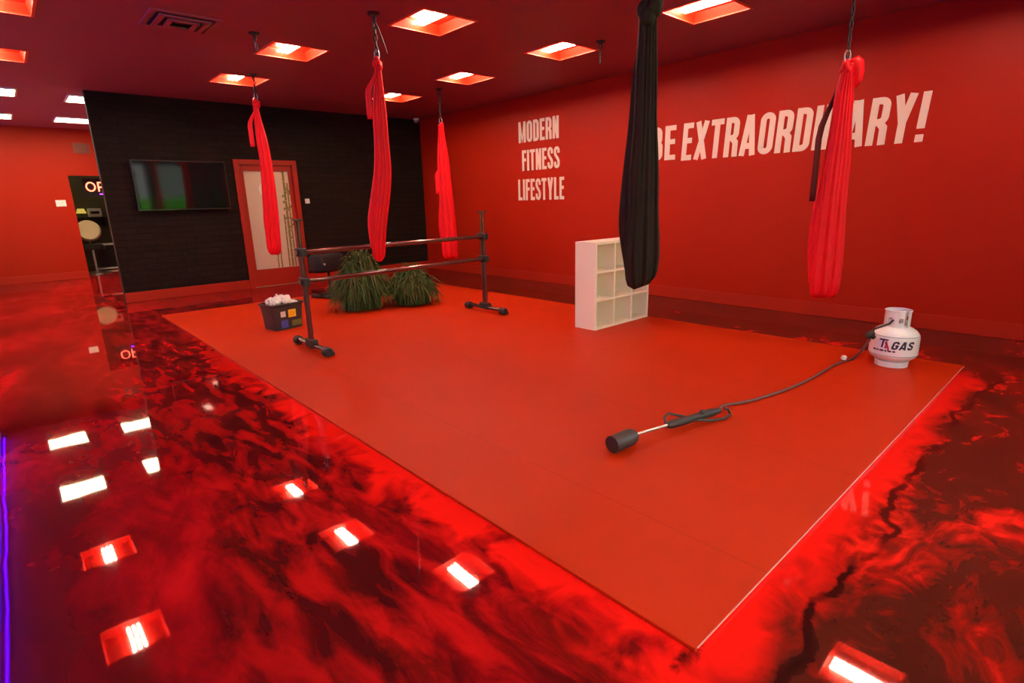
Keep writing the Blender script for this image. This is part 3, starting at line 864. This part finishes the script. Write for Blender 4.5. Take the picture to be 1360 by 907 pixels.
hammock('red aerial hammock hanging in front of the red framed glass door', 2.0 * S, 5.78 * S, 1.985 * S, .535 * S, M['redcloth'], .035, .105, [(0, -.02), (.4, .02), (1, -.02)], tail=(-.12, .02, .28, .03), seed=1, widths=[(0, .032), (.3, .075), (.7, .105), (.93, .10)], tip=.6)
hammock('tall red aerial hammock hanging above the barre and dark green plants', 2.054 * S, 3.56 * S, 1.93 * S, .60 * S, M['redcloth'], .035, .085, [(0, 0), (.45, -.01), (1, -.14)], tail=(-.105, .03, .27, .028), seed=2, loose=True, tip=.35, widths=[(0, .028), (.3, .055), (.65, .072), (.92, .068)], gap=.03)
hammock('red aerial hammock hanging close to the red wall beyond the barre', 3.829 * S, 5.355 * S, 1.85 * S, .36 * S, M['redcloth'], .045, .13, [(0, 0), (1, .04)], tail=(-.10, .25, .50, .04), seed=3, widths=[(0, .045), (.3, .10), (.7, .12), (.93, .125)], tip=.75)
hammock('black aerial hammock hanging in front of the white cube shelf', 2.05 * S, 1.41 * S, 1.735 * S, .615 * S, M['blackcloth'], .045, .105, [(0, -.01), (1, .0)], seed=4, knot=.075, widths=[(0, .047), (.3, .062), (.65, .092), (.88, .108), (.95, .10)], slant=.35, tip=.45)
hammock('red aerial hammock hanging in front of the EXTRAORDINARY lettering', 3.80 * S, 1.25 * S, 1.725 * S, .345 * S, M['redcloth'], .05, .13, [(0, .01), (.5, .015), (1, .03)], tail=(-.135, .03, .56, .026), seed=5, frill=True, chain=True, tail_mat='shaded', widths=[(0, .04), (.15, .075), (.45, .105), (.85, .135), (.93, .13)], tip=.8, gap=-.03)

# ------------------------------------------------------------------ white cube shelf
sx0, sx1, sy0, sy1, sh = 3.237 * S, 3.945 * S, 2.637 * S, 2.84 * S, .935
sw, sd = sx1 - sx0, sy1 - sy0
cs = thing('cube_shelf', 'white open cube shelf with nine compartments on the red mat', 'shelf', (sx0, sy0, MAT_T))
pt = .027
for a in (0, sw - pt): box('side_panel', M['white'], (a, a + pt, 0, sd, 0, sh), cs, bevel=.002)
for z, n in ((0, 'bottom_panel'), (sh - pt, 'top_panel')): box(n, M['white'], (pt, sw - pt, 0, sd, z, z + pt), cs, bevel=.002)
for k in (1, 2):
    zz = k * (sh - pt) / 3; box('shelf_board', M['white'], (pt, sw - pt, .002, sd - .006, zz, zz + .024), cs, bevel=.0015)
    xx = k * (sw - pt) / 3
    mb = MB()
    for j in range(3):
        z0 = j * (sh - pt) / 3 + (pt if j == 0 else .024); z1 = (j + 1) * (sh - pt) / 3
        mb.box(xx, xx + .024, .002, sd - .006, z0, z1)
    mb.build('divider', M['white'], cs)
box('back_panel', M['white'], (pt, sw - pt, sd - .006, sd - .001, pt, sh - pt), cs)

# ------------------------------------------------------------------ ballet barre
bl, brr = Vector((2.025, 5.20, MAT_T)), Vector((4.405, 5.40, MAT_T))
bb = thing('ballet_barre', 'freestanding double ballet barre with dark posts on the red mat', 'ballet barre', tuple(bl))
D = brr - bl
along = D.normalized()
for z in (.955, .678):
    MB().tube([along * -.05 + Vector((0, 0, z)), D + along * .05 + Vector((0, 0, z))], .024, 18).build('bar', M['barre'], bb, smooth=True)
for p in (Vector((0, 0, 0)), D):
    for dy in (-.026, .026):
        MB().tube([p + Vector((0, dy, .06)), p + Vector((0, dy, .97))], .016, 14).build('post', M['barre'], bb, smooth=True)
        MB().tube([p + Vector((0, dy, .97)), p + Vector((0, dy, 1.25))], .011, 12).build('post_extension', M['barre'], bb, smooth=True)
    MB().box(p.x - .022, p.x + .022, p.y - .072, p.y + .072, 1.245, 1.262).build('post_cap', M['rubber'], bb, bevel=.004)
    for z in (.955, .678):
        MB().box(p.x - .030, p.x + .030, p.y - .078, p.y + .078, z - .040, z + .040).build('clamp', M['rubber'], bb, bevel=.012)
    f = MB().tube([p + Vector((0, -.33, .058)), p + Vector((0, .33, .058))], .024, 16).build('foot', M['barre'], bb, smooth=True)
    MB().box(p.x - .035, p.x + .035, p.y - .085, p.y + .085, .034, .115).build('foot_bracket', M['rubber'], f, bevel=.01)
    for sgn in (-1, 1):
        mb = MB().lathe([(.001, 0), (.040, 0), (.046, .012), (.046, .075), (.038, .09), (.001, .09)], 20, p + Vector((0, sgn * .30, .046)), (0, sgn, 0))
        mb.build('end_cap', M['rubber'], f, smooth=True)
        mb = MB().lathe([(.001, -.014), (.020, -.014), (.022, -.008), (.022, .008), (.020, .014), (.001, .014)], 16, p + Vector((.05, sgn * .35, .022)), (1, 0, 0))
        mb.build('wheel', M['rubber'], f, smooth=True)


# ------------------------------------------------------------------ bushes
def bush(label, c, rx, ry, h, peak, n, seed):
    rnd = random.Random(seed)
    t = thing('artificial_plant', label, 'plant', (c[0], c[1], MAT_T), 0, 'dark green grassy plants on the mat')
    mb = MB()
    for k in range(n):
        an = rnd.uniform(0, 2 * PI); rr = math.sqrt(rnd.random())
        bx, by = rr * rx * .62 * math.cos(an), rr * ry * .62 * math.sin(an)
        an2 = an + rnd.uniform(-1.1, 1.1)
        px, py = peak
        hh = h * (1 - .25 * rr * rr) * rnd.uniform(.45, 1.0)
        dk = math.exp(-(((bx - px) / (rx * .5)) ** 2 + ((by - py) / (ry * .6)) ** 2))
        hh *= .74 + .30 * dk
        out = rnd.uniform(.15, .62) * min(rx, ry) * (0.35 + .8 * rr)
        P = []; droop = rnd.uniform(.25, 1.0)
        for i in range(6):
            s = i / 5
            drop = (1.05 if rr > .62 else .55 * rr + .1) * droop
            z = hh * math.sin(min(1.0, s * 1.9) * PI / 2) * (1 - drop * (max(0, s - .4) / .6) ** 1.3)
            P.append(Vector((bx + out * s ** 1.4 * math.cos(an2) * 1.3, by + out * s ** 1.4 * math.sin(an2) * 1.3, max(.008, z + .02 * (s > 0)))))
        w = rnd.uniform(.007, .014)
        side = Vector((-math.sin(an2 + rnd.uniform(-1, 1)), math.cos(an2), 0)).normalized()
        vs, fs = [], []
        for i, p in enumerate(P):
            ww = w * (1 - .9 * (i / 5) ** 2)
            vs += [p - side * ww, p + Vector((0, 0, ww * .6)), p + side * ww]
        for i in range(5):
            a = i * 3
            fs += [(a, a + 1, a + 4, a + 3), (a + 1, a + 2, a + 5, a + 4)]
        mb.add(vs, fs)
    mb.build('foliage', M['leaf'], t)
    MB().lathe([(.001, 0), (rx * .28, 0), (rx * .32, .04), (rx * .25, h * .22), (.001, h * .3)], 20).build('root_ball', M['leaf'], t, smooth=True)


bush('taller dark green grassy plant lying behind the barre, beside the tub', (3.42, 6.85), .40, .36, .82, (.06, .05), 1700, 11)
bush('lower dark green grassy plant beside the taller one, under the barre', (4.09, 6.64), .36, .35, .58, (0, 0), 1500, 12)

# ------------------------------------------------------------------ tub of paper
tb = thing('storage_tub', 'black printed tub heaped with crumpled white paper beside the barre', 'tub', (2.225, 6.50, MAT_T), .18)


def rrect(hx, hy, r, z, n=5):
    out = []
    for cx, cy, a0 in ((hx - r, hy - r, 0), (-hx + r, hy - r, 90), (-hx + r, -hy + r, 180), (hx - r, -hy + r, 270)):
        for i in range(n + 1):
            a = math.radians(a0 + 90 * i / n); out.append(Vector((cx + r * math.cos(a), cy + r * math.sin(a), z)))
    return out


MB().rings([rrect(.170, .135, .04, 0), rrect(.195, .155, .045, .29), rrect(.185, .145, .04, .29), rrect(.162, .127, .035, .012)], True, True).build('body', M['tub'], tb, smooth=True)
MB().rings([rrect(.200, .160, .045, .275), rrect(.208, .168, .05, .282), rrect(.208, .168, .05, .298), rrect(.190, .150, .04, .300), rrect(.188, .148, .04, .28)], False, False).build('rim', M['tubrim'], tb, smooth=True)
fy = lambda z: -(.135 + .02 * z / .29) - .003


def sticker(name, m, x0, x1, z0, z1):
    o = MB().add([(x0, fy(z0), z0), (x1, fy(z0), z0), (x1, fy(z1), z1), (x0, fy(z1), z1), (x0, fy(z0) + .002, z0), (x1, fy(z0) + .002, z0), (x1, fy(z1) + .002, z1), (x0, fy(z1) + .002, z1)],
                 [(0, 1, 2, 3), (4, 7, 6, 5), (0, 4, 5, 1), (1, 5, 6, 2), (2, 6, 7, 3), (3, 7, 4, 0)]).build(name, m, tb)
    return o


s1 = sticker('sticker', M['yellow'], -.01, .085, .135, .225); s1['label'] = 'yellow square sticker'
MB().torus((.036, fy(.18) - .0008, .18), .020, .004, (0, 1, 0)).build('ring_print', M['orange'], s1)
s2 = sticker('sticker', M['sticker'], -.105, -.045, .15, .215); s2['label'] = 'small white sticker'
s3 = sticker('sticker', M['blue'], -.105, -.02, .02, .11); s3['label'] = 'blue square sticker'
s4 = sticker('sticker', M['green'], .03, .15, .03, .095); s4['label'] = 'olive printed patch'
rnd = random.Random(5)
mb = MB()
for k in range(70):
    an = rnd.uniform(0, 2 * PI); rr = math.sqrt(rnd.random())
    p = Vector((rr * .165 * math.cos(an), rr * .125 * math.sin(an), .295 + .06 * (1 - rr) + rnd.uniform(-.01, .025) - .03 * (rr * math.cos(an) > .55)))
    o = len(mb.v)
    mb.ball(p, rnd.uniform(.022, .045), 7, 5, (1, 1, .8))
    for i in range(o, len(mb.v)):
        mb.v[i] = tuple(Vector(mb.v[i]) + Vector((rnd.uniform(-.008, .008), rnd.uniform(-.008, .008), rnd.uniform(-.008, .008))))
mb.tube([(-.06, -.03, .34), (-.055, -.035, .38), (-.062, -.03, .405)], [.012, .008, .012], 7)
heap = mb.build('crumpled_paper', M['paper'])
heap.location = (2.225, 6.50, MAT_T); heap.rotation_euler = (0, 0, .18)
tag(heap, 'heap of crumpled white paper filling the black printed tub', 'paper'); heap['kind'] = 'stuff'

# ------------------------------------------------------------------ bench behind the barre
bn = thing('exercise_bench', 'black padded bench on a thin post behind the barre', 'bench', (3.56, 8.18, MAT_T), .35)
MB().rings([rrect(.24, .13, .10, .40), rrect(.27, .16, .12, .43), rrect(.27, .16, .12, .62), rrect(.24, .13, .10, .66)], True, True).build('seat_pad', M['padblack'], bn, smooth=True)
MB().tube([(0.02, 0, .06), (0.02, 0, .42)], .022, 12).build('post', M['darkmetal'], bn, smooth=True)
for yy, n in ((-.02, 'foot_bar'),):
    MB().tube([(-.20, yy, .055), (.36, yy, .055)], .032, 12).build(n, M['darkmetal'], bn, smooth=True)
MB().tube([(-.16, -.22, .035), (-.16, .20, .035)], .03, 12).build('cross_bar', M['rubber'], bn, smooth=True)
MB().tube([(.32, -.22, .035), (.32, .20, .035)], .03, 12).build('cross_bar', M['rubber'], bn, smooth=True)
MB().ball((-.20, -.165, .53), .018, 10, 6).build('adjusting_knob', M['steel'], bn, smooth=True)

# ------------------------------------------------------------------ propane tank
TX, TY = 5.150, 1.105
tk = thing('propane_tank', 'white propane tank standing near the corner of the red mat', 'gas tank', (TX, TY, MAT_T))
TRd = .168
MB().lathe([(.108, 0), (.114, 0), (.118, .045), (.110, .045)], 40).build('foot_ring', M['tankwhite'], tk, smooth=True)
prof = [(.001, .030)] + [(TRd * math.sin(a), .115 - .085 * math.cos(a)) for a in [PI / 2 * i / 10 for i in range(1, 11)]] + [(TRd, .235)] + [(TRd * math.cos(a), .235 + .105 * math.sin(a)) for a in [PI / 2 * i / 10 for i in range(1, 10)]] + [(.001, .340)]
body = MB().lathe(prof, 64).build('tank_body', M['tankwhite'], tk, smooth='all')
for z in (.105, .258):
    MB().torus((0, 0, z), TRd - (.006 if z > .2 else 0.002), .0035, (0, 0, 1), 64, 8).build('weld_seam', M['grey'], body, smooth='all')
CAMA = math.atan2(-TY, -TX)
mb = MB(); n = 72; cr = .088
levels = [.322, .352, .362, .398, .410, .445, .452]
inn = []
gapc = CAMA + 0.75
for k in range(n):
    am = (2 * PI * (k + .5) / n)
    da = (am - gapc + PI) % (2 * PI) - PI
    if abs(da) < .16: continue
    hole = any(abs((am - (CAMA + o) + PI) % (2 * PI) - PI) < .20 for o in (-.62, .32, 2.2, 3.6))
    for li in range(len(levels) - 1):
        if hole and li == 2: continue
        a0, a1 = 2 * PI * k / n, 2 * PI * (k + 1) / n
        z0, z1 = levels[li], levels[li + 1]
        ex = .003 if li == 5 else 0
        vs = []
        for r in (cr - .004, cr + ex):
            for z in (z0, z1):
                for a in (a0, a1): vs.append((r * math.cos(a), r * math.sin(a), z))
        mb.add(vs, [(0, 1, 3, 2), (4, 6, 7, 5), (0, 4, 5, 1), (2, 3, 7, 6), (0, 2, 6, 4), (1, 5, 7, 3)])
mb.build('collar', M['tankwhite'], tk, smooth=True)
MB().tube([Vector((cr * math.cos(a), cr * math.sin(a), .452)) for a in [gapc + .17 + (2 * PI - .34) * i / 40 for i in range(41)]], .006, 8).build('collar_lip', M['tankwhite'], tk, smooth='all')
vv = MB().lathe([(.001, .33), (.02, .33), (.02, .36), (.013, .365), (.013, .40), (.001, .40)], 20).build('valve', M['brass'], tk, smooth=True)
MB().lathe([(.001, .398), (.026, .398), (.028, .405), (.026, .42), (.001, .422)], 12).build('valve_knob', M['rubber'], vv, smooth=True)


def tank_map(th0, z0, k, shear=.25):
    def f(a, b, t): 
        an = th0 + (a + b * shear) * k / TRd
        r = TRd + .0006 + t * .4
        return (r * math.cos(an), r * math.sin(an), z0 + b * k)
    return f


lg = bpy.data.objects.new('logo', None); COL.objects.link(lg); lg.parent = body; lg.empty_display_size = .05
u0 = 0.0
for ch in 'GAS':
    gw, st = glyph(ch, .64, .21)
    mb = MB()
    for s in st: ribbon(mb, s, .21, tank_map(CAMA - .10 + u0 * .066 / TRd, .163, .066), maxlen=.12)
    mb.build('letter', M['navy'], lg); u0 += gw + .14
mb = MB(); gw, st = glyph('T', .95, .17)
for s in st: ribbon(mb, s, .17, tank_map(CAMA - .66, .170, .070, .15), maxlen=.12)
mb.build('letter', M['navy'], lg)
mb = MB()
ribbon(mb, [(.1, .85), (.25, .45), (.2, .1)], .22, tank_map(CAMA - .40, .158, .076, .1), maxlen=.12)
ribbon(mb, [(.25, .45), (.42, .2), (.5, -.15)], .16, tank_map(CAMA - .40, .158, .076, .1), maxlen=.12)
mb.build('flame_mark', M['flame'], lg)
mb = MB(); ux = 0
for wd in (1.6, 1.0, 1.9, 0.9, 1.5, 1.2):
    ribbon(mb, [(ux, .5), (ux + wd, .5)], .8, tank_map(CAMA - .88, .138, .0155, 0), maxlen=.6); ux += wd + .5
mb.build('small_print_line', M['navy'], lg)

# ------------------------------------------------------------------ weed torch
tc_ = thing('propane_torch', 'long propane torch with black bell and hose lying on the red mat', 'torch', (2.35, 1.68, MAT_T))
O = Vector((2.35, 1.68, MAT_T))
L = lambda x, y, z: Vector((x, y, z)) - Vector((2.35, 1.68, 0))
A, B = L(2.262, 1.712, .052), L(2.452, 1.694, .056)
ax = (B - A).normalized(); ln = (B - A).length
MB().lathe([(.046, 0), (.049, 0), (.049, ln * .78), (.036, ln * .95), (.018, ln), (.001, ln), (.001, ln - .01), (.030, ln * .9), (.043, ln * .75)], 32, A, ax).build('bell', M['iron'], tc_, smooth=True)
MB().tube([B, L(2.49, 1.686, .056), L(2.715, 1.642, .052)], .0095, 12).build('barrel', M['steel'], tc_, smooth=True)
MB().tube([L(2.705, 1.644, .052), L(2.73, 1.639, .050), L(2.85, 1.618, .046), L(2.95, 1.598, .046), L(3.08, 1.568, .045), L(3.16, 1.55, .044)], [.016, .025, .026, .022, .027, .016], 14).build('grip', M['iron'], tc_, smooth=True)
MB().tube([L(2.70, 1.645, .05), L(2.745, 1.69, .075), L(2.80, 1.70, .085), L(2.86, 1.66, .065), L(2.90, 1.61, .05)], .0085, 8).build('valve_lever', M['iron'], tc_, smooth=True)
MB().tube([L(2.93, 1.595, .035), L(3.02, 1.535, .02), L(3.12, 1.495, .015), L(3.20, 1.495, .02), L(3.235, 1.53, .035), L(3.215, 1.55, .045)], .0085, 8).build('trigger_guard', M['iron'], tc_, smooth=True)
MB().ball(L(3.0, 1.58, .07), .016, 10, 6, (1.6, 1, 1)).build('valve_knob', M['iron'], tc_, smooth=True)


def smooth_path(P, n=8):
    out = []; P = [Vector(p) for p in P]
    for i in range(len(P) - 1):
        p0, p1, p2, p3 = P[max(i - 1, 0)], P[i], P[i + 1], P[min(i + 2, len(P) - 1)]
        for k in range(n):
            t = k / n
            out.append(.5 * ((2 * p1) + (p2 - p0) * t + (2 * p0 - 5 * p1 + 4 * p2 - p3) * t * t + (3 * p1 - p0 - 3 * p2 + p3) * t ** 3))
    return out + [P[-1]]


RGX = Vector((4.955, 1.225, .262))
hose = smooth_path([L(3.15, 1.552, .042), L(3.30, 1.60, .022), L(3.47, 1.55, .012), L(3.60, 1.51, .012), L(3.90, 1.45, .012), L(4.28, 1.415, .012), L(4.76, 1.41, .012), L(5.0, 1.385, .012), L(4.99, 1.34, .03), L(4.955, 1.275, .12), RGX - O + Vector((0, 0, O.z - .03))])
MB().tube(hose, .0095, 10).build('hose', mat('grey_rubber_hose', (0.13, 0.05, 0.045), 0.5), tc_, smooth='all')
rp = RGX - O + Vector((0, 0, O.z))
MB().lathe([(.001, -.035), (.018, -.035), (.020, -.01), (.034, -.005), (.034, .018), (.018, .026), (.001, .028)], 18, rp, (-.6, .5, .6)).build('regulator', M['rubber'], tc_, smooth=True)
vtop = Vector((TX - .055, TY - .005, .405)) - O + Vector((0, 0, O.z))
MB().tube([rp, rp + Vector((.01, -.015, .05)), vtop + Vector((-.06, .03, -.05)), vtop, vtop + Vector((.045, .005, -.015))], .0085, 10).build('feed_pipe', M['iron'], tc_, smooth='all')
tgq = L(4.965, 1.40, .026)
tg = MB().box(-.024, .024, -.017, .017, -.004, .030).build('hose_tag', M['plastic'], tc_, bevel=.004); tg.location = tgq; tg.rotation_euler = (.15, .1, .5)
tg['label'] = 'white paper hose tag'

# ------------------------------------------------------------------ things in the dark room beyond the doorway
ns = thing('neon_sign', 'glowing orange neon OPEN sign in the dark doorway', 'sign', (1.09 * S, 11.35 * S, 1.33 * S))
kx = .27; u0 = 0
for ch in 'OPEN':
    gw, st = glyph(ch, .62, .10)
    mb = MB()
    if ch == 'O': st = [[(.31 + .29 * math.cos(2 * PI * i / 24), .5 + .45 * math.sin(2 * PI * i / 24)) for i in range(25)]]
    for s in st: mb.tube([((u0 + a) * kx, 0, b * kx * .75) for a, b in s], .013, 8)
    mb.build('letter', M['neon'], ns, smooth='all'); u0 += gw + .16
MB().tube([(0.22, -.01, -.06), (u0 * kx, -.01, -.06)], .011, 8).build('underline_tube', M['neonviolet'], ns, smooth='all')
box('backboard', M['bezel'], (-.05, u0 * kx + .03, .02, .035, -.12, .28), ns)
MB().tube([(.02, .03, .28), (.02, .03, H - 1.33 * S)], .004, 6).build('hanging_wire', M['darkmetal'], ns)
MB().tube([(u0 * kx - .02, .03, .28), (u0 * kx - .02, .03, H - 1.33 * S)], .004, 6).build('hanging_wire', M['darkmetal'], ns)

sc_ = thing('salon_chair', 'cream padded chair on a steel post inside the dark doorway', 'chair', (1.02 * S, 11.6 * S, 0))
MB().lathe([(.001, -.07), (.20, -.07), (.24, -.02), (.24, .02), (.20, .07), (.001, .07)], 28, (0, 0, .98), (0, -1, .15)).build('backrest', M['cream'], sc_, smooth=True)
MB().rings([rrect(.21, .20, .08, .55), rrect(.23, .22, .09, .58), rrect(.23, .22, .09, .64), rrect(.20, .19, .08, .67)], True, True).build('seat', M['bezel'], sc_, smooth=True)
MB().tube([(0, 0, .05), (0, 0, .56)], .03, 14).build('post', M['steel'], sc_, smooth=True)
MB().lathe([(.001, 0), (.27, 0), (.27, .02), (.06, .06), (.001, .06)], 28).build('base', M['steel'], sc_, smooth=True)
MB().tube([(0, .19, .62), (0, .16, .80), (0, .06, .92)], .02, 10).build('back_strut', M['steel'], sc_, smooth=True)

ct = thing('work_counter', 'black counter with a white top edge inside the dark doorway', 'counter', (1.06 * S, 12.15 * S, 0))
box('cabinet', M['bezel'], (0, .75, 0, .45, 0, .60), ct, bevel=.005)
box('worktop', M['plastic'], (-.02, .77, -.03, .46, .60, .63), ct, bevel=.004)
box('kick_strip', M['plastic'], (0, .75, -.012, 0, .02, .06), ct)
sf = thing('wall_shelf', 'black shelf behind the cream chair in the dark doorway', 'shelf', (.92 * S, 13.2 * S, .88 * S))
box('board', M['bezel'], (0, .75, -.35, 0, 0, .05), sf, bevel=.003)
for a in (.06, .66): box('bracket', M['darkmetal'], (a, a + .03, -.25, 0, -.18, 0), sf)
pr = thing('printer', 'white boxy machine standing on the black shelf in the doorway', 'machine', (1.30 * S, 13.06 * S, .88 * S + .05))
box('body', M['plastic'], (-.14, .14, -.11, .11, 0, .22), pr, bevel=.02)
box('slot', M['bezel'], (-.09, .09, -.115, -.108, .08, .15), pr)
lp = thing('table_lamp', 'small yellow lamp glowing on the black shelf in the doorway', 'lamp', (1.10 * S, 13.04 * S, .88 * S + .05))
MB().lathe([(.001, 0), (.06, 0), (.06, .012), (.012, .02), (.012, .12), (.001, .12)], 20).build('base', M['darkmetal'], lp, smooth=True)
MB().lathe([(.11, .10), (.07, .22), (.068, .22), (.108, .10)], 24).build('shade', M['lampshade'], lp, smooth=True)
